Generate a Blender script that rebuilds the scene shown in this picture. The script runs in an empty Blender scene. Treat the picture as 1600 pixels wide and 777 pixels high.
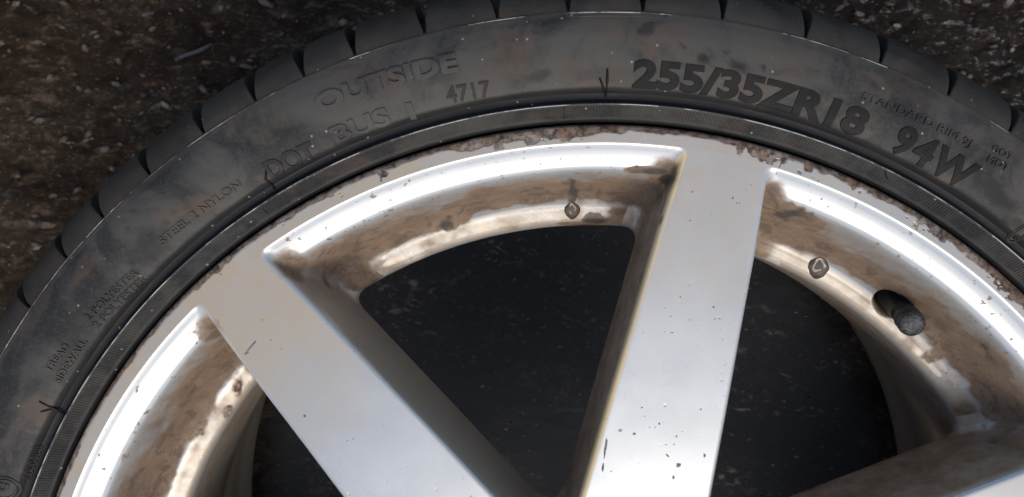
import bpy, bmesh, math, random
import numpy as np
from mathutils import Matrix, Vector
from mathutils.geometry import delaunay_2d_cdt
random.seed(7); RNG = np.random.default_rng(11)
sc = bpy.context.scene
C = sc.collection
PI = math.pi
R = math.radians

# ------------------------------------------------------------------ camera
CAM = np.array([-0.02563, 0.22783, 0.58145]); AX, AY, F = -0.09291, 0.02768, 1320.0
RX = np.array([[1, 0, 0], [0, math.cos(AX), -math.sin(AX)], [0, math.sin(AX), math.cos(AX)]])
RY = np.array([[math.cos(AY), 0, math.sin(AY)], [0, 1, 0], [-math.sin(AY), 0, math.cos(AY)]])
M = RX @ RY
cd = bpy.data.cameras.new('camera'); cam = bpy.data.objects.new('camera', cd); C.objects.link(cam)
cam.matrix_world = Matrix.Translation(CAM.tolist()) @ Matrix(M.tolist()).to_4x4()
cd.sensor_width = 36; cd.lens = F / 1600 * 36; cd.clip_start = 0.01; cd.clip_end = 400
cd.dof.use_dof = True; cd.dof.focus_distance = 0.345; cd.dof.aperture_fstop = 15
sc.camera = cam

def at(px, py, z):                       # photograph pixel (1600 x 777) -> point at height z
    d = M @ np.array([(px - 800) / F, (388.5 - py) / F, -1.0])
    return CAM + d * ((z - CAM[2]) / d[2])
def pix(P):                                # point -> photograph pixel, to lay stains where they are
    q = (np.asarray(P) - CAM) @ M; return np.stack([800 - F * q[:, 0] / q[:, 2], 388.5 + F * q[:, 1] / q[:, 2]], -1)
def polar(px, py, z):
    q = at(px, py, z); return math.hypot(q[0], q[1]), math.atan2(q[1], q[0])

# ------------------------------------------------------------------ light
SUN = Vector((0.23, -0.76, 1.0)).normalized()
w = bpy.data.worlds.new('World'); sc.world = w; w.use_nodes = True
nt = w.node_tree; nt.nodes.clear()
sky = nt.nodes.new('ShaderNodeTexSky'); sky.sky_type = 'NISHITA'; sky.sun_disc = False
sky.sun_elevation = math.asin(SUN.z); sky.sun_rotation = math.atan2(SUN.x, SUN.y)
sky.air_density = 1.0; sky.dust_density = 3.0; sky.ozone_density = 0.7
bg = nt.nodes.new('ShaderNodeBackground'); bg.inputs['Strength'].default_value = 0.15
wo = nt.nodes.new('ShaderNodeOutputWorld')
nt.links.new(sky.outputs[0], bg.inputs[0]); nt.links.new(bg.outputs[0], wo.inputs[0])
sd = bpy.data.lights.new('sun', 'SUN'); sd.energy = 1.0; sd.angle = R(32); sd.color = (1, 0.96, 0.9)
so = bpy.data.objects.new('sun', sd); C.objects.link(so)
so.rotation_euler = (-SUN).to_track_quat('-Z', 'Y').to_euler(); so.location = (1, -2, 3)
sc.view_settings.view_transform = 'Standard'; sc.view_settings.look = 'None'
sc.view_settings.exposure = 0.0; sc.view_settings.gamma = 1

# ------------------------------------------------------------------ numpy noise
def _hash(i, j, k, s):
    h = (i * 374761393 + j * 668265263 + k * 2147483647 + s * 1274126177) & 0xFFFFFFFF
    h = ((h ^ (h >> 13)) * 1274126177) & 0xFFFFFFFF
    h = ((h ^ (h >> 16)) * 2246822519) & 0xFFFFFFFF
    return ((h ^ (h >> 15)) & 0xFFFFFF) / float(0xFFFFFF) * 2 - 1
def vnoise(P, seed=0):
    P = np.asarray(P, float); i = np.floor(P).astype(np.int64); f = P - i
    u = f * f * f * (f * (f * 6 - 15) + 10); r = 0
    for a in (0, 1):
        for b in (0, 1):
            for c in (0, 1):
                wgt = (u[:, 0] if a else 1 - u[:, 0]) * (u[:, 1] if b else 1 - u[:, 1]) * (u[:, 2] if c else 1 - u[:, 2])
                r = r + wgt * _hash(i[:, 0] + a, i[:, 1] + b, i[:, 2] + c, seed)
    return r
def fbm(P, scale, octv=4, seed=0, gain=0.5):
    P = np.asarray(P, float) * scale; r = 0; a = 1; t = 0
    for o in range(octv):
        r = r + a * vnoise(P * 2.0 ** o + o * 17.3, seed + o); t += a; a *= gain
    return r / t
def sstep(a, b, x):
    t = np.clip((x - a) / (b - a), 0, 1); return t * t * (3 - 2 * t)
def crom(ctrl, n):                        # smooth curve through the control rows
    ctrl = np.asarray(ctrl, float); K = len(ctrl); t = np.linspace(0, K - 1, n)
    i = np.clip(np.floor(t).astype(int), 0, K - 2); f = (t - i)[:, None]
    p1, p2 = ctrl[i], ctrl[i + 1]
    def tang(j):
        a = ctrl[np.clip(j - 1, 0, K - 1)]; b = ctrl[j]; c = ctrl[np.clip(j + 1, 0, K - 1)]
        m = (c - a) / 2; s1, s2 = b - a, c - b
        return np.where(s1 * s2 <= 0, 0, np.sign(m) * np.minimum(np.abs(m), 2 * np.minimum(np.abs(s1), np.abs(s2))))
    m1, m2 = tang(i), tang(i + 1)
    return (2*f**3-3*f**2+1)*p1 + (f**3-2*f**2+f)*m1 + (-2*f**3+3*f**2)*p2 + (f**3-f**2)*m2

# ------------------------------------------------------------------ node helpers
class NT:
    def __init__(s, name):
        s.m = bpy.data.materials.new(name); s.m.use_nodes = True; s.t = s.m.node_tree; s.t.nodes.clear()
        s.out = s.t.nodes.new('ShaderNodeOutputMaterial'); s.b = s.t.nodes.new('ShaderNodeBsdfPrincipled')
        s.t.links.new(s.b.outputs[0], s.out.inputs[0]); s.tc = s.t.nodes.new('ShaderNodeTexCoord').outputs['Object']
    def put(s, sock, v):
        if hasattr(v, 'links') or isinstance(v, bpy.types.NodeSocket): s.t.links.new(v, sock)
        else: sock.default_value = v if not (isinstance(v, tuple) and len(v) == 3 and len(sock.default_value) == 4) else (*v, 1)
    def set(s, **k):
        for n, v in k.items(): s.put(s.b.inputs[n.replace('_', ' ')], v)
    def noise(s, scale, detail=4, rough=0.55, dist=0, vec=None, stretch=None):
        n = s.t.nodes.new('ShaderNodeTexNoise'); v = vec or s.tc
        if stretch:
            mp = s.t.nodes.new('ShaderNodeMapping'); mp.inputs['Scale'].default_value = stretch
            s.t.links.new(v, mp.inputs[0]); v = mp.outputs[0]
        s.t.links.new(v, n.inputs['Vector']); n.inputs['Scale'].default_value = scale
        n.inputs['Detail'].default_value = detail; n.inputs['Roughness'].default_value = rough; n.inputs['Distortion'].default_value = dist
        return n.outputs['Fac']
    def voro(s, scale, feat='F1', rnd=1):
        n = s.t.nodes.new('ShaderNodeTexVoronoi'); n.feature = feat; s.t.links.new(s.tc, n.inputs['Vector'])
        n.inputs['Scale'].default_value = scale; n.inputs['Randomness'].default_value = rnd
        return n
    def attr(s, name):
        n = s.t.nodes.new('ShaderNodeAttribute'); n.attribute_name = name; return n.outputs['Fac']
    def mr(s, v, a, b, c=0.0, d=1.0, smooth=True):
        n = s.t.nodes.new('ShaderNodeMapRange'); n.interpolation_type = 'SMOOTHSTEP' if smooth else 'LINEAR'
        s.put(n.inputs[0], v)
        for i, x in enumerate((a, b, c, d)): s.put(n.inputs[1 + i], x)
        return n.outputs[0]
    def math(s, op, a, b=0.0, clamp=False):
        n = s.t.nodes.new('ShaderNodeMath'); n.operation = op; n.use_clamp = clamp; s.put(n.inputs[0], a); s.put(n.inputs[1], b); return n.outputs[0]
    def mix(s, f, a, b):
        n = s.t.nodes.new('ShaderNodeMix'); n.data_type = 'RGBA'
        s.put(n.inputs[0], f); s.put(n.inputs[6], a); s.put(n.inputs[7], b); return n.outputs[2]
    def mixf(s, f, a, b):
        n = s.t.nodes.new('ShaderNodeMix'); n.data_type = 'FLOAT'
        s.put(n.inputs[0], f); s.put(n.inputs[2], a); s.put(n.inputs[3], b); return n.outputs[0]
    def bump(s, h, strength=0.3, dist=0.001, nrm=None):
        n = s.t.nodes.new('ShaderNodeBump'); n.inputs['Strength'].default_value = strength; n.inputs['Distance'].default_value = dist
        s.put(n.inputs['Height'], h)
        if nrm is not None: s.t.links.new(nrm, n.inputs['Normal'])
        return n.outputs[0]
    def xyz(s):
        n = s.t.nodes.new('ShaderNodeSeparateXYZ'); s.t.links.new(s.tc, n.inputs[0]); return n.outputs

# ------------------------------------------------------------------ materials
def alloy_material():
    n = NT('silver_lacquer')
    grime, corr, dust, tape, yel = (n.attr(a) for a in ('grime', 'corrosion', 'dust', 'residue', 'yellow_edge'))
    big = n.noise(28, 5, 0.6); fine = n.noise(420, 3, 0.6); mid = n.noise(120, 5, 0.65)
    silver = n.mix(n.mr(big, 0.35, 0.7), (0.475, 0.51, 0.515), (0.525, 0.555, 0.56))
    # tan film of brake dust
    film = n.math('MULTIPLY', dust, n.mr(mid, 0.25, 0.7, 0.65, 1.0))
    col = n.mix(film, silver, (0.47, 0.385, 0.27))
    met = n.mixf(film, 0.42, 0.1)
    rgh = n.mixf(film, n.mr(big, 0.3, 0.7, 0.21, 0.26), 0.45)
    coat = n.mixf(film, 0.75, 0.25)
    # yellow tint on the edge of a spoke
    col = n.mix(yel, col, (0.74, 0.57, 0.31)); met = n.mixf(yel, met, 0.0); coat = n.mixf(yel, coat, 0.2)
    # pale tape residue
    tp = n.math('MULTIPLY', tape, n.mr(n.noise(190, 4, 0.7, 0.6), 0.4, 0.56))
    col = n.mix(tp, col, (0.62, 0.57, 0.5)); met = n.mixf(tp, met, 0.0); rgh = n.mixf(tp, rgh, 0.6)
    # brown baked-on grime
    g = n.mr(n.math('MULTIPLY', grime, n.mr(mid, 0.25, 0.75, 0.7, 1.35)), 0.0, 0.75)
    crust = n.math('MULTIPLY', n.mr(n.noise(95, 6, 0.72, 0.8), 0.52, 0.58), n.mr(grime, 0.5, 0.95)); cr2 = n.math('MULTIPLY', n.attr('crust'), n.mr(mid, 0.3, 0.5, 0.5, 1.0))
    grain = n.noise(1100, 3, 0.7)
    gcol = n.mix(n.mr(n.noise(75, 6, 0.7, 0.4), 0.3, 0.72), (0.175, 0.106, 0.057), (0.30, 0.20, 0.118))
    gcol = n.mix(n.math('MULTIPLY', crust, 0.55), gcol, (0.062, 0.037, 0.023)); gcol = n.mix(n.mr(grain, 0.35, 0.75, 0, 0.3), gcol, (0.05, 0.034, 0.025))
    gcol = n.mix(n.math('MULTIPLY', cr2, 0.9), gcol, (0.028, 0.019, 0.014))
    col = n.mix(n.math('MULTIPLY', g, 0.93), col, gcol); met = n.mixf(g, met, 0.0); rgh = n.mixf(g, rgh, 0.72); coat = n.mixf(g, coat, 0.08)
    # pits and specks in the lacquer
    v = n.voro(330); cellr = n.t.nodes.new('ShaderNodeSeparateColor'); n.t.links.new(v.outputs['Color'], cellr.inputs[0])
    spk = n.math('MULTIPLY', n.mr(cellr.outputs[0], 0.978, 0.98), n.mr(v.outputs['Distance'], 0.16, 0.30, 1, 0))
    v2 = n.voro(900); c2 = n.t.nodes.new('ShaderNodeSeparateColor'); n.t.links.new(v2.outputs['Color'], c2.inputs[0])
    sp2 = n.math('MULTIPLY', n.mr(c2.outputs[0], 0.965, 0.97), n.mr(v2.outputs['Distance'], 0.2, 0.4, 1, 0))
    sp2 = n.math('MULTIPLY', sp2, n.mr(n.noise(45, 3), 0.5, 0.68))
    spk = n.math('MAXIMUM', n.math('MULTIPLY', spk, n.mr(n.noise(30, 2), 0.45, 0.6)), sp2)
    col = n.mix(n.math('MULTIPLY', spk, 0.5), col, (0.07, 0.055, 0.045)); met = n.mixf(spk, met, 0.0); rgh = n.mixf(spk, rgh, 0.7)
    # corrosion where the lacquer has lifted off
    cn = n.noise(260, 5, 0.7); cb = n.noise(60, 3)
    ccol = n.mix(n.mr(cn, 0.35, 0.62), (0.045, 0.031, 0.024), n.mix(n.mr(cb, 0.42, 0.6), (0.235, 0.145, 0.092), (0.32, 0.26, 0.205)))
    col = n.mix(corr, col, ccol); met = n.mixf(corr, met, 0.1); rgh = n.mixf(corr, rgh, 0.75); coat = n.mixf(corr, coat, 0.0)
    n.set(Base_Color=col, Metallic=met, Roughness=rgh, Coat_Weight=coat, Coat_IOR=2.0)
    haze = n.noise(38, 5, 0.6, 0.3); rgh = n.math('ADD', rgh, n.mr(haze, 0.3, 0.8, 0, 0.10)); n.set(Roughness=rgh, Coat_Roughness=n.mr(haze, 0.25, 0.8, 0.03, 0.075))
    h = n.math('ADD', n.math('MULTIPLY', fine, n.mixf(g, 0.025, 0.6)), n.math('MULTIPLY', spk, -1.2))
    h = n.math('ADD', h, n.math('MULTIPLY', n.math('MULTIPLY', cn, corr), 2.0))
    h = n.math('ADD', h, n.math('MULTIPLY', tp, 0.8)); h = n.math('ADD', h, n.math('MULTIPLY', crust, 0.7))
    n.set(Normal=n.bump(h, 0.55, 0.00025))
    return n.m

def rubber_material(name, base=1.0, dusty=1.0, ribs=False, mudc=(0.10, 0.073, 0.052)):
    n = NT(name)
    big = n.noise(30, 6, 0.62, 0.6); mid = n.noise(42, 5, 0.62, 0.8); fine = n.noise(900, 3, 0.6); med = n.noise(190, 4, 0.6)
    b = (0.027 * base, 0.0265 * base, 0.025 * base)
    col = n.mix(n.math('MULTIPLY', n.mr(big, 0.38, 0.62), dusty), b, (0.088, 0.083, 0.071))
    col = n.mix(n.math('MULTIPLY', n.mr(mid, 0.50, 0.66), 0.7 * dusty), col, (0.110, 0.084, 0.062))
    col = n.mix(n.math('MULTIPLY', n.mr(n.noise(26, 6, 0.7, 1.0), 0.54, 0.66), 0.65 * dusty), col, (0.026, 0.026, 0.027))
    col = n.mix(n.math('MULTIPLY', n.mr(fine, 0.45, 0.75), 0.35 * dusty), col, (0.10, 0.092, 0.08))
    mud = n.attr('mud'); col = n.mix(n.math('MULTIPLY', mud, n.mr(med, 0.3, 0.65, 0.4, 1.0)), col, mudc)
    blk = n.attr('blackened'); col = n.mix(n.math('MULTIPLY', blk, 0.9), col, (0.014, 0.014, 0.0145))
    v = n.voro(520); c = n.t.nodes.new('ShaderNodeSeparateColor'); n.t.links.new(v.outputs['Color'], c.inputs[0])
    spk = n.math('MULTIPLY', n.mr(c.outputs[0], 0.975, 0.98), n.mr(v.outputs['Distance'], 0.15, 0.32, 1, 0))
    col = n.mix(n.math('MULTIPLY', spk, 0.7 * min(dusty, 1)), col, (0.36, 0.34, 0.31))
    n.set(Base_Color=col, Roughness=n.mr(big, 0.3, 0.7, 0.5, 0.72), Specular_IOR_Level=0.27 if base > 0.5 else 0.15)
    h = n.math('ADD', n.math('MULTIPLY', fine, 0.35), n.math('MULTIPLY', med, 0.5))
    nrm = n.bump(h, 0.4, 0.0004)
    if ribs:
        x = n.xyz(); a = n.math('MULTIPLY', n.math('ARCTAN2', x[1], x[0]), 1380 / 1.0)
        sn = n.math('MULTIPLY', n.math('SINE', a), n.math('MULTIPLY', n.attr('rib'), n.mr(mid, 0.3, 0.6, 0.35, 1.0)))
        nrm = n.bump(sn, 1.0, 0.00016, nrm)
    n.set(Normal=nrm)
    return n.m

def flash_material():
    n = NT('scuffed_rubber_edge')
    f = n.mr(n.noise(60, 4, 0.7), 0.42, 0.58)
    n.set(Base_Color=n.mix(f, (0.05, 0.05, 0.048), (0.42, 0.41, 0.38)), Roughness=0.45)
    return n.m

def plain(name, col, rough, scale=200, var=0.35, bumpd=0.0003, spec=0.5, metal=0.0):
    n = NT(name); f = n.noise(scale, 5, 0.65)
    lo = tuple(c * (1 - var) for c in col); hi = tuple(min(1, c * (1 + var)) for c in col)
    n.set(Base_Color=n.mix(n.mr(f, 0.3, 0.7), lo, hi), Roughness=rough, Specular_IOR_Level=spec, Metallic=metal, Normal=n.bump(f, 0.5, bumpd))
    return n.m

def ground_material():
    n = NT('wet_brown_ground')
    a = n.noise(24, 6, 0.65, 0.4, stretch=(0.6, 1.0, 1)); b = n.noise(130, 5, 0.7, 0.5, stretch=(0.5, 1.0, 1)); c = n.noise(520, 4, 0.65, stretch=(0.5, 1.0, 1))
    col = n.mix(n.mr(a, 0.35, 0.68), (0.020, 0.0125, 0.0065), (0.040, 0.026, 0.014))
    col = n.mix(n.math('MULTIPLY', n.mr(b, 0.52, 0.68), 0.75), col, (0.12, 0.082, 0.052))
    col = n.mix(n.math('MULTIPLY', n.mr(c, 0.57, 0.7), 0.5), col, (0.19, 0.145, 0.105))
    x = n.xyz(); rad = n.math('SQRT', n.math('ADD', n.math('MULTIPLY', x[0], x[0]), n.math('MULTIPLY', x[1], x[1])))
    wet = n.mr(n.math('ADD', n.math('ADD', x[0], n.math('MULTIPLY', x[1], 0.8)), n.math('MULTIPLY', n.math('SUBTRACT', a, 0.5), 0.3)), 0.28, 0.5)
    inner_shade = n.mr(rad, 0.2, 0.235, 1, 0)          # shade inside the wheel, painted into the wet ground's colour
    wet = n.math('MAXIMUM', wet, inner_shade)  # the painted shade inside the wheel joins the wet mask
    col = n.mix(n.math('MULTIPLY', wet, 0.75), col, (0.009, 0.0072, 0.0055)); col = n.mix(n.math('MULTIPLY', inner_shade, 0.9), col, (0.031, 0.038, 0.047))
    fl = n.math('MULTIPLY', n.mr(n.noise(420, 4, 0.7, stretch=(0.6, 1, 1)), 0.59, 0.70), n.mr(a, 0.40, 0.6))
    col = n.mix(n.math('MULTIPLY', fl, 0.8), col, (0.22, 0.18, 0.135))
    spot = n.mr(n.noise(230, 4, 0.65, 0.4, stretch=(0.5, 1, 1)), 0.55, 0.64)      # wet films standing on the lumps
    spot = n.math('MULTIPLY', spot, n.math('MAXIMUM', n.math('MULTIPLY', n.math('SUBTRACT', wet, inner_shade), 1.0, True), n.math('MULTIPLY', n.mr(a, 0.46, 0.6), 0.6)))
    n.set(Base_Color=col, Roughness=n.mixf(spot, n.mixf(inner_shade, 0.75, 0.6), 0.07), Specular_IOR_Level=n.mixf(spot, n.mixf(inner_shade, n.mixf(wet, 0.12, 0.16), 0.3), 1.0))
    h = n.math('ADD', n.math('MULTIPLY', b, 1.6), n.math('MULTIPLY', c, n.mixf(wet, 0.5, 1.2)))
    n.set(Normal=n.bump(n.math('MULTIPLY', h, n.mixf(inner_shade, 1.0, 0.12)), 0.8, 0.0012))
    return n.m

ALLOY = alloy_material()
RUBBER = rubber_material('dusty_rubber', ribs=True)
TREAD = rubber_material('tread_rubber', 0.7, 0.5, mudc=(0.050, 0.037, 0.026))
EMBOSS = rubber_material('embossed_rubber', 1.0, 1.0)
BLACK = rubber_material('black_rubber_print', 0.42, 0.10)
WORN = rubber_material('worn_rubber_print', 0.55, 0.3)
FLASH = flash_material()
VALVE = plain('valve_rubber', (0.018, 0.018, 0.018), 0.38, 500, 0.4)
VCAP = plain('worn_valve_cap', (0.055, 0.055, 0.053), 0.28, 900, 0.8, 0.0012)
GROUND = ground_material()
CHIP = plain('wet_chips', (0.115, 0.085, 0.06), 0.4, 90, 0.65)
WOOD = plain('grey_weathered_wood', (0.085, 0.082, 0.074), 0.6, 300, 0.5)
DRIP = plain('dried_drip', (0.085, 0.058, 0.04), 0.45, 400, 0.4)
WHITE = plain('white_residue', (0.46, 0.44, 0.40), 0.6, 700, 0.2)

# ------------------------------------------------------------------ object helpers
def mesh_from(name, V, Fc, mat, smooth=True):
    me = bpy.data.meshes.new(name); me.from_pydata([tuple(v) for v in np.asarray(V).tolist()], [], [tuple(f) for f in Fc]); me.update()
    if smooth: me.polygons.foreach_set('use_smooth', [True] * len(me.polygons))
    me.materials.append(mat); return me
def fattr(me, name, vals):
    a = me.attributes.new(name, 'FLOAT', 'POINT'); a.data.foreach_set('value', np.asarray(vals, np.float32))
def link(name, me, parent=None):
    o = bpy.data.objects.new(name, me); C.objects.link(o)
    if parent: o.parent = parent
    return o
def tag(o, label=None, cat=None, group=None, kind=None):
    for k, v in (('label', label), ('category', cat), ('group', group), ('kind', kind)):
        if v: o[k] = v
    return o
def gridfaces(nu, nv, closed=True, off=0):      # nu around, nv rows
    f = []
    for j in range(nv - 1):
        for i in range(nu if closed else nu - 1):
            a = off + j * nu + i; b = off + j * nu + (i + 1) % nu
            f.append((a, b, b + nu, a + nu))
    return f
def lathe(prof, n):                              # prof rows (r, z)
    th = np.arange(n) * 2 * PI / n; prof = np.asarray(prof)
    V = np.empty((len(prof), n, 3)); V[..., 0] = prof[:, :1] * np.cos(th); V[..., 1] = prof[:, :1] * np.sin(th); V[..., 2] = prof[:, 1:2]
    return V.reshape(-1, 3), gridfaces(n, len(prof))

# ------------------------------------------------------------------ ground
def axis(lo, hi, step, far):
    core = np.arange(lo, hi + step / 2, step); out = []; d = step; x = hi
    while x < far: d *= 1.35; x += d; out.append(x)
    inn = []; d = step; x = lo
    while x > -far: d *= 1.35; x -= d; inn.append(x)
    return np.array(inn[::-1] + core.tolist() + out)
gx = axis(-0.52, 0.48, 0.0018, 60); gy = axis(-0.12, 0.50, 0.0018, 60)
X, Y = np.meshgrid(gx, gy); P = np.stack([X.ravel(), Y.ravel(), np.zeros(X.size)], -1)
Ps = P * np.array([0.62, 1.0, 1.0])
hz = 0.0035 * fbm(Ps, 40, 3, 3) + 0.0030 * fbm(Ps, 130, 3, 9)
lump = np.maximum(0, fbm(Ps, 210, 2, 21)) * 0.0032
near = 1 - sstep(0.7, 2.0, np.hypot(P[:, 0], P[:, 1]))
calm = 1 - 0.92 * (1 - sstep(0.2, 0.235, np.hypot(P[:, 0], P[:, 1])))
P[:, 2] = -0.003 + np.minimum((hz + lump) * near * calm, 0.0026)
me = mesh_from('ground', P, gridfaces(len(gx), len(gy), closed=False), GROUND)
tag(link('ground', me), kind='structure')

# small wet chips and grit lying on the ground: too many to count
def chips():
    V, Fc = [], []
    def add(x, y, s):
        zb = -0.0016 if math.hypot(x, y) > 0.225 else -0.0029
        n = random.randint(5, 7); a0 = random.random() * 6.28; el = random.uniform(1.1, 2.8)
        rot = random.gauss(0.1, 0.5); tz = s * random.uniform(0.25, 0.6); b = len(V); tx, ty = random.gauss(0, .22), random.gauss(0, .22)
        for k in range(2):
            for i in range(n):
                a = a0 + i * 6.283 / n; rr = s * random.uniform(0.75, 1.1) * (0.72 if k else 1)
                u, v = rr * math.cos(a) * el, rr * math.sin(a)
                px, py = u * math.cos(rot) - v * math.sin(rot), u * math.sin(rot) + v * math.cos(rot)
                V.append((x + px, y + py, zb + (tz if k else -0.0006) + px * tx + py * ty + random.uniform(-.1, .1) * tz))
        Fc.append(tuple(range(b + n, b + 2 * n)))
        for i in range(n): Fc.append((b + i, b + (i + 1) % n, b + n + (i + 1) % n, b + n + i))
    for _ in range(2600):
        x, y = random.uniform(-0.5, 0.46), random.uniform(-0.1, 0.48); r = math.hypot(x, y)
        if 0.222 < r < 0.30: continue
        add(x, y, abs(random.gauss(0, 0.0011)) + 0.0005 if r > 0.25 else abs(random.gauss(0, 0.0005)) + 0.0003)
    for _ in range(420):
        a, r = random.uniform(0, 2 * PI), 0.2 * math.sqrt(random.random()); x, y = r * math.cos(a), r * math.sin(a)
        if y > -0.05: add(x, y, random.uniform(0.0004, 0.0010) * (1.6 if random.random() < 0.1 else 1))
    return mesh_from('ground_chips', V, Fc, CHIP, smooth=False)
tag(link('grit', chips()), 'wet brown chips and grit strewn over the dark ground', 'grit', kind='stuff')

# twig
def tube(pts, rad, n=8, cap=True):
    pts = [Vector(p) for p in pts]; V, Fc = [], []
    for i, p in enumerate(pts):
        t = (pts[min(i + 1, len(pts) - 1)] - pts[max(i - 1, 0)]).normalized()
        u = t.orthogonal().normalized() if i == 0 else (u - t * u.dot(t)).normalized()
        v = t.cross(u)
        for k in range(n):
            a = k * 2 * PI / n; V.append(tuple(p + (u * math.cos(a) + v * math.sin(a)) * rad[i]))
    Fc = gridfaces(n, len(pts))
    if cap: Fc += [tuple(range(n))[::-1], tuple(range((len(pts) - 1) * n, len(pts) * n))]
    return V, Fc
tp0, tp1 = at(274, 94, 0.001), at(331, 70, 0.002)
pts = [tp0 + (tp1 - tp0) * t + np.array([0, 0.0005 * math.sin(t * 7), 0.0003 * math.sin(t * 11)]) for t in np.linspace(0, 1, 9)]
V, Fc = tube(pts, [0.0010, 0.0014, 0.0013, 0.0016, 0.0013, 0.0015, 0.0014, 0.0012, 0.0007])
tag(link('twig', mesh_from('twig', V, Fc, WOOD)), 'thin grey twig lying on the brown ground left of the tyre', 'twig')

# ------------------------------------------------------------------ the wheel
wheel = bpy.data.objects.new('car_wheel', None); wheel.empty_display_size = 0.1; C.objects.link(wheel)
tag(wheel, 'silver alloy car wheel with corroded lip and dusty low profile tyre, lying flat', 'car wheel')

# ---- tyre
side = crom([(0.2440, 0.2290), (0.2462, 0.2350), (0.2466, 0.2390), (0.2474, 0.2412), (0.2484, 0.2420), (0.2500, 0.2436), (0.2518, 0.2452), (0.2531, 0.2464),
             (0.2537, 0.2465), (0.2543, 0.2450), (0.2556, 0.2438), (0.2574, 0.2440), (0.2588, 0.2456), (0.2606, 0.2474), (0.2650, 0.2488), (0.2720, 0.2498), (0.2790, 0.2494),
             (0.2840, 0.2480), (0.2872, 0.2464), (0.2890, 0.2453), (0.2896, 0.2444)], 120)
inner_sh = crom([(0.2896, 0.2444), (0.2905, 0.2425), (0.2925, 0.2385), (0.2950, 0.2330), (0.2970, 0.2260), (0.2985, 0.2150), (0.2990, 0.2000)], 22)[1:]
rest = [(0.3078, 0.1995), (0.3085, 0.1500), (0.3020, 0.1490), (0.3020, 0.1420), (0.3085, 0.1410), (0.3085, 0.1100), (0.3020, 0.1090), (0.3020, 0.1020), (0.3085, 0.1010),
        (0.3078, 0.0500), (0.3050, 0.0270), (0.2990, 0.0120), (0.2890, 0.0060), (0.2720, 0.0020), (0.2600, 0.0060), (0.2480, 0.0120), (0.2440, 0.0200)]
prof = np.vstack([side, inner_sh, rest]); NT_ = 1100
V, Fc = lathe(prof, NT_); V = np.asarray(V)
rr = np.repeat(prof[:, 0], NT_); zz = np.repeat(prof[:, 1], NT_)
wob = fbm(V, 22, 3, 40) * 0.0004 * ((rr > 0.259) & (rr < 0.289) & (zz > 0.2)); V[:, 2] += wob
me = mesh_from('tyre', V, Fc, RUBBER)
top = zz > 0.2
ang = np.arctan2(V[:, 1], V[:, 0])
fattr(me, 'rib', top * sstep(0.2486, 0.2490, rr) * (1 - sstep(0.2525, 0.2530, rr)))
ns = fbm(V, 30, 4, 5)
fattr(me, 'blackened', top * np.clip(np.maximum(sstep(0.2535, 0.2541, rr) * (1 - sstep(0.2590 + 0.0006 * ns, 0.2604 + 0.0006 * ns, rr)), np.maximum(1 - sstep(0.2476, 0.2486, rr), 0.45 * (rr < 0.2535))) + (rr > 0.29) * 0.9, 0, 1))  # darker colour in the bead gap, groove band and below the tread blocks
XY = pix(V); bn_ = 1 + 1.0 * fbm(V, 160, 4, 52) + 0.5 * fbm(V, 420, 2, 53)
def smear(lst):
    q = np.zeros(len(V))
    for px, py, rx, ry, an, am in lst:
        u, v_ = XY[:, 0] - px, XY[:, 1] - py; ca, sa = math.cos(R(an)), math.sin(R(an))
        q = np.maximum(q, am * (1 - sstep(0.45, 1.1, np.hypot((u * ca + v_ * sa) / rx, (-u * sa + v_ * ca) / ry) * bn_)))
    return q * top
blackened_ = me.attributes['blackened'].data; cv = np.empty(len(V), np.float32); blackened_.foreach_get('value', cv)
cv = np.maximum(cv, smear([(1100, 92, 20, 14, 10, .9), (1157, 104, 18, 12, 0, .9), (1565, 312, 44, 20, 38, .95), (1590, 350, 30, 14, 40, .8), (1005, 46, 18, 9, -40, .7), (845, 118, 30, 14, -20, .6), (240, 385, 50, 26, -45, .5), (115, 560, 30, 60, 20, .45), (690, 120, 30, 20, 0, .4), (1250, 190, 20, 12, 0, .5)]))
blackened_.foreach_set('value', cv)
mudx = smear([(795, 95, 60, 34, -40, .7), (885, 105, 36, 28, 0, .6), (968, 130, 40, 30, 0, .5), (742, 46, 12, 9, 0, .9), (128, 425, 18, 30, 30, .8), (320, 316, 18, 9, -30, .9), (545, 118, 40, 12, -25, .5), (1230, 88, 60, 24, 15, .5), (1430, 150, 60, 20, 30, .5), (1010, 150, 40, 10, 0, .4), (430, 190, 40, 20, -35, .4), (60, 480, 14, 60, 30, .6)])
fattr(me, 'mud', np.maximum(mudx, top * sstep(0.2855, 0.289, rr) * (0.45 + 0.4 * sstep(80, 140, np.degrees(ang)))))
tyre = link('tyre', me, wheel)
side_r, side_z = side[:, 0], side[:, 1]
o_ = np.argsort(side_r)
def zside(r): return np.interp(r, side_r[o_], side_z[o_])

def rib_ring(r0, wdt, h, name, mat, th0=0, th1=2 * PI, n=900, breaks=0.0, seed=0):
    th = np.linspace(th0, th1, n); V = []
    P = np.stack([np.cos(th) * r0, np.sin(th) * r0, th * 0], -1)
    k = h * (1 + 0.6 * fbm(P, 90, 3, seed)); dr = 0.00012 * fbm(P, 60, 3, seed + 4)
    if breaks: k = k * sstep(-breaks, -breaks + 0.12, fbm(P, 45, 3, seed + 8))
    rows = [(-wdt, -0.0003), (-wdt * 0.45, None), (wdt * 0.45, None), (wdt, -0.0003)]
    for o, z in rows:
        r = r0 + o + dr; zz = zside(r0 + o) + (k - 0.00005 if z is None else z) + 0 * th
        V.append(np.stack([r * np.cos(th), r * np.sin(th), zz], -1))
    return link(name, mesh_from(name, np.vstack(V), gridfaces(n, 4, closed=False), mat), tyre)
rib_ring(0.2534, 0.00028, 0.00035, 'mould_line', FLASH, R(-10), R(190), 1400, 0.45, 3)
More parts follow.
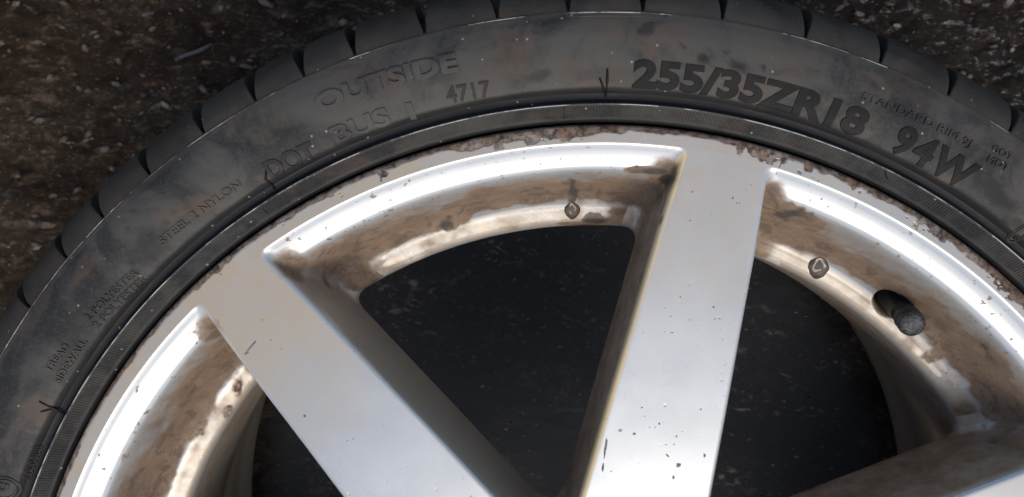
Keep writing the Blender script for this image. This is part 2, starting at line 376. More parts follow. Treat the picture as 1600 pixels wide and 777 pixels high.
rib_ring(0.2888, 0.00030, 0.00030, 'shoulder_line', FLASH, R(-10), R(190), 1400, 0.1, 6)
rib_ring(0.2872, 0.00025, 0.00015, 'shoulder_line', EMBOSS, R(-10), R(190), 900, 0.1, 12)

# ---- tread blocks along the shoulder, each its own piece
gpx = [(36, 468), (92, 388), (151, 325), (219, 250), (306, 185), (388, 133), (467, 97), (549, 66), (659, 30), (775, 12), (887, 4), (1004, 4), (1130, 12), (1261, 42), (1380, 80), (1487, 132), (1584, 190)]
gth = sorted(polar(x, y, 0.2425)[1] for x, y in gpx)
lo, hi = gth[0], gth[-1]; nrest = int(round((2 * PI - (hi - lo)) / 0.098))
gth = gth + [hi + (2 * PI - (hi - lo)) * k / nrest for k in range(1, nrest)]
bprof = crom([(0.2893, 0.2449), (0.2925, 0.2437), (0.2960, 0.2414), (0.2995, 0.2378), (0.3027, 0.2325), (0.3052, 0.2250), (0.3070, 0.2150), (0.3082, 0.1996)], 24)
bt = np.gradient(bprof, axis=0); bn = np.stack([-bt[:, 1], bt[:, 0]], -1); bn /= np.linalg.norm(bn, axis=1)[:, None]
bn *= np.sign(bn[:, 1:2].mean() + 1e-9) * 1.0
if (bn[:, 1].mean() + bn[:, 0].mean()) < 0: bn = -bn
bdep = 0.0006 + 0.0075 * sstep(0.2893, 0.303, bprof[:, 0])
for k, t0 in enumerate(gth):
    t1 = gth[(k + 1) % len(gth)]; t1 = t1 if t1 > t0 else t1 + 2 * PI
    gw = (0.0005 + 0.0021 * sstep(0.289, 0.304, bprof[:, 0]) * random.uniform(0.85, 1.15)) / bprof[:, 0]
    lean = (bprof[:, 0] - 0.2893) * 0.0
    us = np.array([0, 0, 0.00012, 0.0003, 0.0007]); mid = np.linspace(0.06, 0.94, 9)
    rows = []
    for j, (r, z) in enumerate(bprof):
        a, b = t0 + gw[j] + lean[j], t1 - gw[j] + lean[j]
        th = np.concatenate([a + us / r, a + (b - a) * mid, b - us[::-1] / r])
        dn = np.concatenate([[-bdep[j], -0.0005, -0.00010, -0.00002, 0], np.zeros(9), [0, -0.00005, -0.0002, -0.0007, -bdep[j]]])
        dn = np.maximum(dn, -bdep[j]); dn[5:14] += 0.00012 * np.sin(k + np.arange(9))
        q_r = r + bn[j, 0] * dn; q_z = z + bn[j, 1] * dn
        rows.append(np.stack([q_r * np.cos(th), q_r * np.sin(th), q_z], -1))
    nu = rows[0].shape[0]; V = np.vstack(rows)
    me = mesh_from('tread_block', V, gridfaces(nu, len(rows), closed=False), TREAD)
    adeg = np.degrees(np.arctan2(V[:, 1], V[:, 0])); md = 0.35 + 0.35 * sstep(75, 115, adeg) + 0.5 * fbm(V, 35, 3, 77)
    fattr(me, 'mud', np.clip(md, 0, 1))
    link('tread_block', me, tyre)

# ---- lettering moulded into the sidewall
def text_geo(body, size, bold=0.0, outline=False, spacing=1.0):
    small = size < 0.006
    cu = bpy.data.curves.new('t', 'FONT'); cu.body = body; cu.size = size; cu.offset = bold * size; cu.space_character = spacing
    cu.resolution_u = 5
    if outline: cu.fill_mode = 'NONE'; cu.bevel_depth = 0.00046; cu.bevel_resolution = 2
    else: cu.fill_mode = 'BOTH'; cu.extrude = 0.00026 if not small else 0.00030; cu.bevel_depth = 0.00014 if not small else 0.00007; cu.bevel_resolution = 2
    o = bpy.data.objects.new('t', cu); C.objects.link(o)
    dg = bpy.context.evaluated_depsgraph_get(); me = bpy.data.meshes.new_from_object(o.evaluated_get(dg))
    bpy.data.objects.remove(o); bpy.data.curves.remove(cu)
    bm = bmesh.new(); bm.from_mesh(me)
    if not outline:
        bmesh.ops.triangulate(bm, faces=bm.faces[:])
        for _ in range(4):
            long = [e for e in bm.edges if e.calc_length() > 0.0014]
            if not long: break
            bmesh.ops.subdivide_edges(bm, edges=long, cuts=1); bmesh.ops.triangulate(bm, faces=[f for f in bm.faces if len(f.verts) > 3])
    bm.to_mesh(me); bm.free(); return me
def letters(body, p0, p1, hpx, mat, name, bold=0.02, outline=False, spacing=1.0, raise_=0.00026, rb0=None):
    """text whose baseline runs along the tyre from pixel p0 to pixel p1, letters hpx pixels tall"""
    r0, t0 = polar(*p0, 0.2485); r1, t1 = polar(*p1, 0.2485); h = hpx / (F / (CAM[2] - 0.2485))
    if rb0: r0 = r1 = rb0
    me = text_geo(body, h / 0.72, bold, outline, spacing)
    n = len(me.vertices); co = np.empty(n * 3); me.vertices.foreach_get('co', co); co = co.reshape(-1, 3)
    x0, x1 = co[:, 0].min(), co[:, 0].max(); f = (co[:, 0] - x0) / (x1 - x0)
    rb = r0 + (r1 - r0) * f; th = t0 + (t1 - t0) * f; r = rb + co[:, 1]
    out = np.stack([r * np.cos(th), r * np.sin(th), zside(r) + co[:, 2] + raise_ - 0.0002], -1)
    me.vertices.foreach_set('co', out.ravel()); me.update(); me.materials.clear(); me.materials.append(mat); me.name = name
    me.polygons.foreach_set('use_smooth', [False] * len(me.polygons))
    o = link(name, me, tyre); return o
letters('255/35ZR18', (988, 137), (1346, 213), 39, BLACK, 'size_marking', 0.035, rb0=0.2603)
letters('94W', (1384, 245), (1499, 309), 42, BLACK, 'load_marking', 0.03, spacing=1.16, rb0=0.2605)
letters('OUTSIDE', (500, 177), (718, 110), 27, EMBOSS, 'outside_marking', 0.03, raise_=0.0006)
letters('DOT', (424, 281), (497, 247), 29, WORN, 'approval_marking', 0.022)
letters('BUS', (524, 226), (612, 192), 26, EMBOSS, 'approval_marking', 0.02, raise_=0.0004)
letters('1', (640, 186), (650, 184), 25, EMBOSS, 'approval_marking', 0.02, raise_=0.0004)
letters('4717', (700, 162), (768, 151), 25, WORN, 'date_marking', -0.004)
letters('STANDARD RIM 9J', (1343, 156), (1512, 231), 12, EMBOSS, 'rim_marking', -0.008, raise_=0.0004)
letters('GOT', (1546, 236), (1577, 251), 11, EMBOSS, 'rim_marking', -0.008, raise_=0.0004)
letters('MOT', (1538, 252), (1570, 268), 11, EMBOSS, 'rim_marking', -0.008, raise_=0.0004)
letters('STEEL 2 NYLON', (256, 384), (379, 292), 13, EMBOSS, 'ply_marking', -0.008, raise_=0.0004)
letters('2 POLYESTER', (141, 502), (217, 428), 12, EMBOSS, 'ply_marking', -0.008, raise_=0.0004)
letters('2 POLYESTER', (152, 514), (229, 438), 12, WORN, 'ply_marking', -0.004, raise_=0.0002)
letters('TREAD', (80, 582), (111, 541), 11, EMBOSS, 'ply_marking', -0.008, raise_=0.0004)
letters('SIDEWALL', (93, 601), (136, 535), 11, EMBOSS, 'ply_marking', -0.008, raise_=0.0004)
letters('E000488', (38, 756), (58, 703), 10, WORN, 'mould_number', 0.02)
# round certification mark at the left edge
def ring_mesh(c, rad, tube_r, n=48, m=8):
    V = []
    for i in range(n):
        a = i * 2 * PI / n
        for k in range(m):
            b = k * 2 * PI / m; rho = rad + tube_r * math.cos(b)
            x, y = c[0] + rho * math.cos(a), c[1] + rho * math.sin(a)
            V.append((x, y, float(zside(math.hypot(x, y))) + 0.0001 + tube_r * math.sin(b)))
    Fc = [(i * m + k, i * m + (k + 1) % m, ((i + 1) % n) * m + (k + 1) % m, ((i + 1) % n) * m + k) for i in range(n) for k in range(m)]
    return V, Fc
cm = at(7, 764, 0.2485)
for rad in (0.0052, 0.0040):
    V, Fc = ring_mesh(cm, rad, 0.00035); link('mark_ring', mesh_from('mark_ring', V, Fc, EMBOSS), tyre)
letters('C', (7, 772), (14, 757), 14, EMBOSS, 'certification_mark', 0.01, outline=True)
# pointer marks and scuffs
def strip(pts, wpx, mat, name, hh=0.0004):
    P = [at(x, y, 0.2485) for x, y in pts]; P = [np.array([p[0], p[1], float(zside(math.hypot(p[0], p[1])))]) for p in P]
    wd = wpx / 3960 / 2; V, Fc = tube([p + np.array([0, 0, hh * 0.2]) for p in P], [wd * (0.6 if i in (0, len(P) - 1) else 1) for i in range(len(P))], 8)
    return link(name, mesh_from(name, V, Fc, mat), tyre)
strip([(949, 108), (949, 125), (948, 150)], 4.5, BLACK, 'pointer_mark'); strip([(937, 122), (943, 136), (948, 150)], 4, BLACK, 'pointer_mark')
strip([(62, 627), (78, 639), (92, 652)], 5, BLACK, 'pointer_mark'); strip([(63, 644), (72, 642), (80, 641)], 4, BLACK, 'pointer_mark')
strip([(416, 265), (414, 280), (424, 296)], 5, BLACK, 'pointer_mark')
strip([(882, 166), (882, 184)], 2.5, BLACK, 'pointer_mark'); strip([(626, 208), (627, 219)], 3, BLACK, 'pointer_mark')
strip([(1387, 268), (1393, 280)], 3.5, BLACK, 'pointer_mark'); strip([(406, 327), (412, 334)], 3, BLACK, 'pointer_mark')
letters('O', (1579, 372), (1593, 384), 34, EMBOSS, 'faded_marking', 0.01, outline=True)

# ---- rim: pockets between seven spokes
TH0, NS = R(77.8), 7
ZF = 0.2430
PHI = [TH0 + k * 2 * PI / NS for k in range(NS + 1)]; PHI[NS - 1] -= R(0.5)
def hw(r): return np.interp(r, [0.05, 0.10, 0.135, 0.168, 0.205, 0.235, 0.26], [0.0275, 0.0240, 0.0221, 0.0200, 0.0178, 0.0155, 0.0140])
#        outer r  outer z  corner  side d   side z
LV = [(0.2385, 0.2430, 0.0040, 0.0000, 0.2430), (0.2380, 0.24285, 0.0042, 0.0008, 0.2429), (0.2370, 0.2422, 0.0046, 0.0015, 0.2425), (0.2356, 0.24115, 0.0050, 0.0021, 0.2414),
      (0.2334, 0.23985, 0.0055, 0.0025, 0.2390), (0.2310, 0.2387, 0.0060, 0.0027, 0.2350), (0.2285, 0.2374, 0.0066, 0.0028, 0.2300), (0.2262, 0.2345, 0.0072, 0.0029, 0.2250),
      (0.2240, 0.2285, 0.0078, 0.0030, 0.2190), (0.2212, 0.2180, 0.0083, 0.0031, 0.2120), (0.2176, 0.2072, 0.0088, 0.0032, 0.2060), (0.2135, 0.2022, 0.0090, 0.0033, 0.2020),
      (0.2092, 0.1999, 0.0090, 0.0034, 0.1990), (0.2052, 0.1982, 0.0090, 0.0035, 0.1968), (0.2034, 0.1966, 0.0090, 0.0034, 0.1950), (0.2025, 0.1938, 0.0090, 0.0029, 0.1930), (0.2023, 0.1900, 0.0090, 0.0018, 0.1905)]
NLEV = 126
lev = crom(LV, NLEV); kk = np.linspace(0, len(LV) - 1, NLEV)
NA, NC, NSD, NI = 260, 22, 90, 28
def window_loop(k, L):
    Ro, zo, rc, d, zs = L; phi, p2 = PHI[k], PHI[k + 1]; Ri = 0.072 + d
    rci = 0.006
    def tr(r): return phi + np.arcsin((hw(r) + d) / r)
    def tl(r): return p2 - np.arcsin((hw(r) + d) / r)
    c = lambda r, t: np.stack([r * np.cos(t), r * np.sin(t)], -1)
    def bez(a, b, e, n):
        t = np.linspace(0, 1, n + 2)[1:-1, None]; return (1 - t) ** 2 * a + 2 * t * (1 - t) * b + t ** 2 * e
    rs = np.linspace(Ri + rci, Ro - rc, NSD); right = c(rs, tr(rs)); left = c(rs[::-1], tl(rs[::-1]))
    ta, tb = tr(np.array([Ro]))[0], tl(np.array([Ro]))[0]
    arc_t = np.linspace(ta + rc / Ro, tb - rc / Ro, NA); arc = c(np.full(NA, Ro), arc_t)
    c1 = bez(right[-1], c(np.array([Ro]), np.array([ta]))[0], arc[0], NC); c2 = bez(arc[-1], c(np.array([Ro]), np.array([tb]))[0], left[0], NC)
    ia, ib = tl(np.array([Ri]))[0], tr(np.array([Ri]))[0]; m = (ia + ib) / 2
    mid = c(np.array([Ri]), np.array([m]))[0]
    i1 = bez(left[-1], c(np.array([Ri]), np.array([ia]))[0] * 0.6 + mid * 0.4, mid, NI); i2 = bez(mid, c(np.array([Ri]), np.array([ib]))[0] * 0.6 + mid * 0.4, right[0], NI)
    P = np.vstack([right, c1, arc, c2, left, i1, mid[None], i2])
    wc = sstep(0, 1, np.linspace(0, 1, NC + 2)[1:-1])
    wz = np.concatenate([np.zeros(NSD), wc, np.ones(NA), wc[::-1], np.zeros(NSD + 2 * NI + 1)])
    return np.column_stack([P, zs + (zo - zs) * wz]), wz
seg = np.concatenate([np.full(NSD, 0), np.full(NC // 2, 0), np.full(NC - NC // 2, 1), np.full(NA, 1), np.full(NC - NC // 2, 1), np.full(NC // 2, 2), np.full(NSD, 2), np.full(2 * NI + 1, 3)])
NL = len(seg)

AV, AF, AO = [], [], []      # all rim-face vertices, faces, owner of each face (0 rim, 1.. spoke k, 9 hub)
A_g, A_d, A_t, A_y, A_c, A_k = [], [], [], [], [], []
base = 0
face_loops, back_loops = [], []
for k in range(NS):
    rows = []
    for L in lev: q, wz = window_loop(k, L); rows.append(q)
    V = np.vstack(rows); K = np.repeat(kk, NL); W = np.tile(wz, NLEV); S = np.tile(seg, NLEV)
    # grime: baked brown on the steep wall of the pocket, patchy on the ledge, thin on the spoke flanks
    n1 = fbm(V, 45, 4, 60); n2 = fbm(V, 120, 4, 70)
    wall = (0.42 * sstep(5.4 + n1 * 0.8, 7.4 + n1 * 0.8, K) + 0.6 * sstep(7.2 + n1 * 2.0, 10.0 + n1 * 2.0, K)) * (1 - sstep(10.5 + n1 * 0.9 + n2 * 0.5, 11.4 + n1 * 0.9 + n2 * 0.5, K))
    aw = np.abs(np.tile(np.concatenate([np.zeros(NSD + NC), np.linspace(-1, 1, NA), np.zeros(NL - NSD - NC - NA)]), NLEV)); cornr = sstep(0.80, 0.97, aw + 0.1 * n1)
    ledge = sstep(10.8, 12, K) * (1 - sstep(13.6, 14.6, K))
    edge = sstep(13.8, 15.2, K)
    sidef = sstep(2.5, 4.5, K)
    flank = np.where(S == 0, 0.5, 0.14)
    gr = W * (0.55 * (K < 7) * (K > 1.5) * sstep(0.50, 0.66, fbm(V, 460, 3, 81) + 0.35 * n2) + 1.0 * wall + ledge * np.maximum(0.12 + 0.5 * n2, 0.85 * cornr) + 0.45 * edge) + (1 - W) * sidef * (flank + 0.2 * n1)
    # grime creeping up the corners
    rxy = np.hypot(V[:, 0], V[:, 1])
    for ci in (NSD + NC // 2, NSD + NC + NA + NC // 2):
        dc = np.linalg.norm(V - rows[int(0.364 * NLEV)][ci], axis=1); gr = np.maximum(gr, 0.9 * (1 - sstep(0.004, 0.012 + 0.003 * n1, dc)))
    A_g.append(np.clip(gr, 0, 1)); A_d.append((1 - W) * (0.2 + 0.8 * sidef) + W * (0.10 + 0.9 * ledge)); dkx = np.zeros(len(V)); tpx = np.zeros(len(V)); cpx = np.zeros(len(V))
    if k in (0, 1, NS - 1):
        XY = pix(V); wn = 1 + 0.9 * n2
        def blob(px, py, rx, ry): return 1 - sstep(0.55, 1.1, np.hypot((XY[:, 0] - px) / rx, (XY[:, 1] - py) / ry) * wn)
        for b in [(702, 350, 22, 15), (665, 356, 40, 9), (893, 300, 9, 34), (1038, 276, 26, 16), (1000, 266, 45, 8), (1020, 300, 22, 30), (560, 432, 50, 22), (520, 412, 30, 20), (575, 380, 22, 9), (1215, 330, 34, 20), (1262, 352, 36, 18), (1560, 640, 40, 26),
                  (1190, 320, 12, 40), (930, 345, 30, 9), (330, 515, 12, 10), (312, 632, 10, 7), (1480, 545, 30, 14), (905, 350, 60, 5)]:
            A_g[-1] = np.maximum(A_g[-1], 0.95 * blob(*b) * (np.abs(K - 9) < 6.6))
        for b in [(1042, 280, 14, 12), (1025, 268, 26, 6), (895, 300, 6, 26), (895, 328, 12, 12), (700, 354, 14, 10), (1225, 335, 22, 8), (930, 346, 22, 5), (1548, 690, 14, 16)]: dkx = np.maximum(dkx, blob(*b))
        for b in [(938, 325, 42, 20), (590, 424, 26, 14), (1205, 392, 18, 30), (860, 335, 60, 12), (1490, 590, 34, 16), (640, 400, 40, 14), (350, 570, 10, 20)]: tpx = np.maximum(tpx, blob(*b))
        for b in [(372, 598, 11, 26), (352, 640, 10, 16), (312, 676, 12, 9), (585, 427, 12, 5), (1540, 540, 12, 10)]: cpx = np.maximum(cpx, blob(*b) * sstep(-0.25, 0.1, fbm(V, 300, 3, 71)))
    A_t.append(W * np.maximum(tpx, 0.25 * ledge * sstep(0.1, 0.4, n1)) * (K > 9)); A_c.append(cpx * W); A_k.append(dkx * (np.abs(K - 9) < 6.6))
    A_y.append((S == 2) * (k == 0) * 0 + (S == 0) * 0.0)
    if k == 0:   # left flank of this pocket's upright spoke is k == 1's neighbour
        pass
    # valve hole pressed into the ledge of the pocket that shows it
    if k == NS - 1:
        vh = at(1396, 467, 0.2015); dv = np.linalg.norm(V - vh, axis=1)
        rad = np.array([math.cos(math.atan2(vh[1], vh[0])), math.sin(math.atan2(vh[1], vh[0])), 0])
        push = 1 - sstep(0.0074, 0.0090, dv)
        V = V + (np.array([0, 0, -0.014]) + rad * 0.006) * (push * (W > 0.5))[:, None]
        A_g[-1] = np.maximum(A_g[-1], push)
    AV.append(V)
    for j in range(NLEV - 1):
        for i in range(NL):
            i2 = (i + 1) % NL; a = base + j * NL + i; b = base + j * NL + i2
            AF.append((a, b, b + NL, a + NL))
            s_ = seg[i]; AO.append(0 if s_ == 1 else (1 + k if s_ == 0 else (1 + (k + 1) % NS if s_ == 2 else 9)))
    face_loops.append(list(range(base, base + NL))); back_loops.append(list(range(base + (NLEV - 1) * NL, base + NLEV * NL)))
    base += NLEV * NL
# yellow tint on the left edge of the upright spoke: the pocket after spoke 0, its right flank
AVc = np.vstack(AV); 
yel = np.concatenate(A_y)
m0 = np.zeros(len(AVc)); K = np.tile(np.repeat(kk, NL), NS); S = np.tile(np.tile(seg, NLEV), NS); idx = np.arange(len(AVc)) // (NLEV * NL)
m0 = ((idx == 0) & (S == 0)) * sstep(0.1, 0.5, K) * (1 - sstep(3.2, 4.2, K)) * np.clip(0.95 + 0.5 * fbm(AVc, 30, 3, 15), 0, 1)
m1 = ((idx == 1) & (S == 0)) * sstep(0.2, 0.8, K) * (1 - sstep(2.2, 3.2, K)) * np.clip(0.35 + 0.5 * fbm(AVc, 30, 3, 15), 0, 1) * sstep(0.18, 0.22, np.hypot(AVc[:, 0], AVc[:, 1]))
yel = np.clip(m0 + m1, 0, 1)

R_IN = 0.2392
def inside(poly, q):
    x, y = q[:, 0], q[:, 1]; r = np.zeros(len(q), bool); x0, y0 = poly[-1]
    for x1, y1 in poly:
        cnd = ((y1 > y) != (y0 > y)) & (x < (x0 - x1) * (y - y1) / (y0 - y1 + 1e-18) + x1); r ^= cnd; x0, y0 = x1, y1
    return r
def plate(loops, Rout, nout, z, extra=None):
    pts, edges = [], []; ids = []
    for lp in loops:
        b = len(pts); pts += [tuple(AVc[i, :2]) for i in lp]; ids += lp
        edges += [(b + i, b + (i + 1) % len(lp)) for i in range(len(lp))]
    b = len(pts); th = np.arange(nout) * 2 * PI / nout
    pts += [(Rout * math.cos(t), Rout * math.sin(t)) for t in th]; edges += [(b + i, b + (i + 1) % nout) for i in range(nout)]
    n_fixed = len(pts)
    if extra is not None: pts += [tuple(p) for p in extra]
    vo, eo, fo, ov, oe, of = delaunay_2d_cdt([Vector(p) for p in pts], edges, [], 0, 1e-7)
    return vo, fo, ov, ids, n_fixed
polys = [AVc[lp, :2] for lp in face_loops]
# extra points over the spokes and hub so that the face can carry its attributes
ex = []
for k in range(NS):
    ph = PHI[k]
    for r in np.arange(0.052, 0.2375, 0.0035):
        h = float(hw(np.array([r]))[0]) - 0.0012
        for t in np.linspace(-h, h, 11):
            ex.append((r * math.cos(ph) - t * math.sin(ph), r * math.sin(ph) + t * math.cos(ph)))
ex = np.array(ex)
keep = np.hypot(ex[:, 0], ex[:, 1]) > 0.05
dmin = np.ones(len(ex), bool)
for p in polys: dmin &= ~inside(p, ex)
ang_ok = np.abs((np.arctan2(ex[:, 1], ex[:, 0]) - TH0 + PI / NS) % (2 * PI / NS) - PI / NS) < PI / NS - 1e-4
ex = ex[keep & dmin & ang_ok]
for zed, loops, Rout, nout, flip in ((ZF, face_loops, R_IN, 2200, False), (lev[-1][4], back_loops, 0.2030, 800, True)):
    vo, fo, ov, ids, nf = plate(loops, Rout, nout, zed, ex if not flip else None)
    vo_ = np.array([tuple(v) for v in vo]); mp = []
    newV = []
    for i in range(len(vo_)):
        org = [o for o in ov[i] if o < len(ids)]
        if org: mp.append(ids[org[0]])
        else: mp.append(base + len(newV)); newV.append((vo_[i, 0], vo_[i, 1], zed))
    pol = [AVc[lp, :2] for lp in loops]
    cen = np.array([vo_[list(f)].mean(axis=0) for f in fo]); out = np.zeros(len(fo), bool)
    for p in pol: out |= inside(p, cen)
    for f, o, cc in zip(fo, out, cen):
        rr_ = math.hypot(*cc)
        if o or rr_ > Rout: continue
        q = [mp[i] for i in f]
        if len(set(q)) < 3: continue
        AF.append(tuple(q[::-1]) if flip else tuple(q))
        sk = int(round((math.atan2(cc[1], cc[0]) - TH0) / (2 * PI / NS))) % NS
        AO.append(9 if rr_ < 0.076 else (0 if rr_ > 0.2375 else 1 + sk))
    AVc = np.vstack([AVc, np.array(newV).reshape(-1, 3)]); base = len(AVc)
nv = len(AVc)
def padv(a): a = np.concatenate(a) if isinstance(a, list) else a; return np.concatenate([a, np.zeros(nv - len(a))])
rad_all = np.hypot(AVc[:, 0], AVc[:, 1]); n_pocket = NS * NLEV * NL
dust = padv(A_d); flat = (AVc[:, 2] > ZF - 1e-5)
nn = fbm(AVc, 26, 4, 90)
dleft = 0.55 + 0.45 * sstep(60, 125, np.degrees(np.arctan2(AVc[:, 1], AVc[:, 0])))
dust = np.where(flat, np.clip(dleft * sstep(0.14, 0.226, rad_all + nn * 0.03), 0, 1), dust)
grime = padv(A_g); tape = padv(A_t); cor_ = padv(A_c); crs_ = padv(A_k); yel = np.concatenate([yel, np.zeros(nv - len(yel))])
full = mesh_from('rim_all', AVc, AF, ALLOY)
fn = np.empty(len(full.polygons) * 3); full.polygons.foreach_get('normal', fn)
vn = np.empty(nv * 3); full.vertex_normals.foreach_get('vector', vn); vn = vn.reshape(-1, 3)
AO = np.array(AO)
def split(owner, name, parent):
    fi = np.nonzero(AO == owner)[0]; vids = np.unique(np.concatenate([np.array(AF[i]) for i in fi])); remap = np.full(nv, -1); remap[vids] = np.arange(len(vids))
    me = mesh_from(name, AVc[vids], [tuple(int(remap[j]) for j in AF[i]) for i in fi], ALLOY)
    for nm, arr in (('grime', grime), ('dust', dust), ('residue', tape), ('yellow_edge', yel), ('corrosion', cor_), ('crust', crs_)): fattr(me, nm, arr[vids])
    me.normals_split_custom_set_from_vertices([tuple(v) for v in vn[vids].tolist()])
    return link(name, me, parent)
rim = split(0, 'rim', wheel)
for k in range(NS): split(1 + k, 'spoke', rim)
hub = split(9, 'hub', rim)
bpy.data.meshes.remove(full)

# rim lip, finely meshed so that the lifted lacquer has a real broken edge
nlip = 4200
lipc = crom([(0.23905, 0.24298), (0.2412, 0.2430), (0.2432, 0.24295), (0.2446, 0.2426), (0.2453, 0.2419), (0.2457, 0.2405), (0.2458, 0.2370), (0.2445, 0.2335), (0.2400, 0.2320)], 40)
lipd = np.vstack([np.column_stack([np.linspace(0.23905, 0.2432, 18), np.linspace(0.24298, 0.24295, 18)]), lipc[lipc[:, 0] > 0.24325] if False else crom([(0.2432, 0.24295), (0.2446, 0.2426), (0.2453, 0.2419), (0.2457, 0.2405), (0.2458, 0.2370), (0.2445, 0.2335), (0.2400, 0.2320)], 26)[1:]])
V, Fc = lathe(lipd, nlip); lr = np.repeat(lipd[:, 0], nlip); row = np.repeat(np.arange(len(lipd)), nlip)
ad = np.degrees(np.arctan2(V[:, 1], V[:, 0]))
wid = 0.0020 + 0.0004 * fbm(V, 9, 2, 31)
wid = wid + 0.0022 * sstep(86, 92, ad) * (1 - sstep(101, 105, ad)) + 0.0005 * (1 - sstep(60, 75, ad)) + 0.0012 * (1 - sstep(50, 57, ad))
band = lr - (0.2457 - wid) + 0.0013 * fbm(V, 240, 4, 33) + 0.0010 * fbm(V, 75, 3, 36)
corr = sstep(-0.00008, 0.00012, band)
for (px, py, rp, st) in [(1200, 243, 17, 1), (1203, 256, 7, 1), (1463, 358, 13, 1), (1475, 372, 11, 1), (1440, 345, 10, 1), (835, 214, 13, .9), (860, 212, 12, .9), (890, 207, 14, .9), (780, 232, 10, .9), (720, 222, 9, 1), (600, 272, 8, 1), (1265, 258, 9, 1),
                         (1330, 285, 8, 1), (1180, 238, 12, 1), (1160, 228, 9, 1), (1225, 246, 9, 1), (515, 300, 9, 1), (1555, 425, 12, 1), (1575, 440, 14, 1), (1590, 460, 14, 1), (262, 470, 8, 1), (225, 520, 7, 1), (340, 415, 8, 1)]:
    c = at(px, py, 0.243); dd = np.hypot(V[:, 0] - c[0], V[:, 1] - c[1]) * (1 + 0.9 * fbm(V, 330, 3, int(px)) + 0.5 * fbm(V, 800, 2, int(py))); rw = rp / 4700
    corr = np.maximum(corr, st * (1 - sstep(rw - 0.0002, rw + 0.0001, dd)))
V = np.asarray(V); V[:, 2] += -0.00016 * corr * (row < 34) * (row > 0) + corr * 0.00012 * fbm(V, 900, 2, 38) * (row > 0)
me = mesh_from('rim_lip', V, Fc, ALLOY)
fattr(me, 'corrosion', corr)
nn = fbm(V, 26, 4, 90); fattr(me, 'dust', np.clip((0.62 + 0.38 * sstep(60, 125, ad)) * (0.9 + 0.5 * nn), 0, 1))
fattr(me, 'grime', np.clip(0.45 * (1 - sstep(0.0001, 0.0009, -band)) * (corr < 0.3), 0, 1))
link('rim_lip', me, rim)

# barrel: the inside of the rim down to the back flange
bp = np.vstack([crom([(0.2032, 0.1945), (0.2026, 0.1890), (0.2022, 0.1800), (0.2020, 0.1550), (0.2035, 0.1380), (0.2085, 0.1150), (0.2150, 0.0880), (0.2205, 0.0600), (0.2228, 0.0400), (0.2230, 0.0200), (0.2238, 0.0140), (0.2262, 0.0115), (0.2350, 0.0110), (0.2440, 0.0115), (0.2455, 0.0170)], 70)])
V, Fc = lathe(bp, 512); me = mesh_from('barrel', V, [f[::-1] for f in Fc], ALLOY)
zz = V[:, 2]; fattr(me, 'grime', np.clip(0.12 + 0.4 * fbm(V, 30, 4, 44) + 0.3 * sstep(0.12, 0.19, zz), 0, 1)); fattr(me, 'dust', np.ones(len(V)) * 0.7)
link('barrel', me, rim)

# hub face below the picture: a recessed centre cap and five lug nuts
def disc(c, prof, n=48):
    V, Fc = lathe(prof, n); V = np.asarray(V) + np.array(c); return V, Fc + [tuple(range((len(prof) - 1) * n, len(prof) * n))]
V, Fc = disc((0, 0, 0), [(0.0345, 0.2431), (0.0340, 0.2450), (0.0320, 0.2462), (0.0150, 0.2470), (0.002, 0.2472)])
link('centre_cap', mesh_from('centre_cap', V, Fc, ALLOY), rim)

# ---- valve
vb, vt = at(1395, 466, 0.196), at(1427, 509, 0.2225)
vd = (vt - vb); ln = np.linalg.norm(vd)
def stem_tube(ts, rs, n=28): return tube([vb + vd * t for t in ts], rs, n)
V, Fc = stem_tube([-0.25, 0.0, 0.15, 0.3, 0.5, 0.68], [0.0068, 0.0066, 0.0060, 0.0056, 0.0053, 0.0051])
vs = link('valve_stem', mesh_from('valve_stem', V, Fc, VALVE), wheel)
V, Fc = stem_tube([0.66, 0.69, 0.72, 0.80, 0.81, 0.86, 0.87, 0.93, 0.985, 1.0, 0.985, 0.98], [0.0047, 0.0055, 0.0057, 0.0057, 0.0054, 0.0054, 0.0057, 0.0057, 0.0052, 0.0042, 0.0032, 0.0010])
link('valve_cap', mesh_from('valve_cap', V, Fc, VCAP), vs)

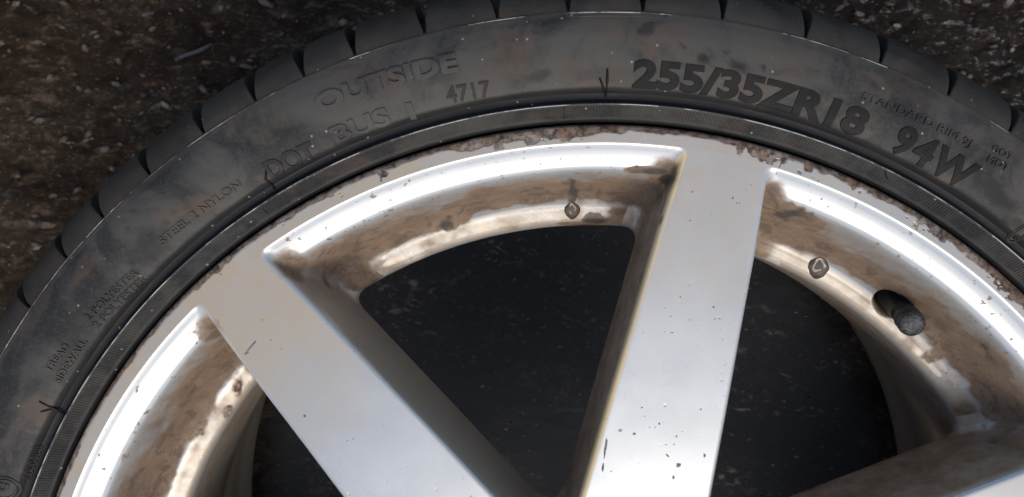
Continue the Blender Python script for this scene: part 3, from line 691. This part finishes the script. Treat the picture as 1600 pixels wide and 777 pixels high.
# dried drips on the ledge, each a dark blob with a pale ring
LR, LZ = np.array([l[0] for l in LV])[::-1], np.array([l[1] for l in LV])[::-1]
def zled(x, y): return float(np.interp(math.hypot(x, y), LR, LZ))
def drip(px, py, z, rpx, gap=(), sq=0.8):
    c = at(px, py, z); s = rpx / (F / (CAM[2] - z)); V, Fc = [], []
    n = 20
    for rr_, h in ((1.0, -0.0005), (0.9, 0.00015), (0.5, 0.00025), (0.05, 0.00025)):
        for i in range(n):
            a = i * 2 * PI / n; wv = 1 + 0.16 * math.sin(2 * a + px) + random.uniform(-.07, .07); x, y = c[0] + s * rr_ * wv * math.cos(a) * 0.9, c[1] + s * rr_ * math.sin(a) * (1.0 if math.sin(a) > 0 else 1.3); V.append((x, y, zled(x, y) + h))
    Fc = gridfaces(n, 4) + [tuple(range(3 * n, 4 * n))]
    o = link('dried_drip', mesh_from('dried_drip', V, Fc, DRIP), rim)
    V = []; m = 6
    for i in range(n):
        a = i * 2 * PI / n; w_ = 0.11 * s * (1.5 if i % 7 == 0 else 1)
        for k in range(m):
            b = k * 2 * PI / m; rho = s * 0.55 + w_ * math.cos(b)
            wv = 1 + 0.18 * math.sin(3 * a + px); x, y = c[0] + rho * wv * math.cos(a) * sq, c[1] + rho * wv * math.sin(a) + s * 0.15; V.append((x, y, zled(x, y) + 0.0003 + w_ * 0.5 * math.sin(b)))
    Fc = [(i * m + k, i * m + (k + 1) % m, ((i + 1) % n) * m + (k + 1) % m, ((i + 1) % n) * m + k) for i in range(n) for k in range(m) if i not in gap]
    link('drip_ring', mesh_from('drip_ring', V, Fc, WHITE), rim)
drip(894, 328, 0.1995, 13, gap=(8, 9, 10, 11, 14, 15, 16, 17), sq=0.6); drip(1278, 417, 0.200, 17, gap=(17, 18))

# chips, pits and a tool mark in the lacquer of the spokes
PIT = plain('bare_pit', (0.17, 0.155, 0.14), 0.6, 900, 0.6)
def chip(px, py, rx, ry, ang=0.0, parent=rim, name='lacquer_chip'):
    c = at(px, py, ZF); s_ = 0.72 / 3905; n = 14; V = []
    for q, h in ((1.0, 0.00003), (0.6, 0.00010)):
        for i in range(n):
            a = i * 2 * PI / n; k = random.uniform(0.7, 1.15) * q; u, v = rx * k * math.cos(a) * s_, ry * k * math.sin(a) * s_
            V.append((c[0] + u * math.cos(ang) - v * math.sin(ang), c[1] + u * math.sin(ang) + v * math.cos(ang), ZF + h))
    link(name, mesh_from(name, V, gridfaces(n, 2) + [tuple(range(n, 2 * n))], PIT), parent)
for a in [(1060, 727, 6, 5), (1052, 746, 3, 5), (991, 678, 4, 3), (1043, 712, 5, 2, -0.7), (1101, 712, 3, 5), (1115, 480, 2.5, 2.5), (1063, 464, 2, 2), (1030, 662, 2.5, 2.5), (1003, 637, 2, 2), (1095, 640, 2.5, 2), (1057, 682, 2, 3), (1050, 520, 3, 1.5),
          (393, 541, 20, 2.2, 0.85), (385, 552, 7, 3, 0.6), (946, 700, 3, 26, -0.12), (942, 730, 2.5, 12, -0.1), (423, 532, 2, 2), (440, 545, 1.5, 1.5), (476, 650, 3, 4), (410, 500, 1.6, 1.6), (1145, 310, 2, 2.5), (1082, 300, 3, 2), (1078, 345, 2, 1.5)]:
    chip(*a)
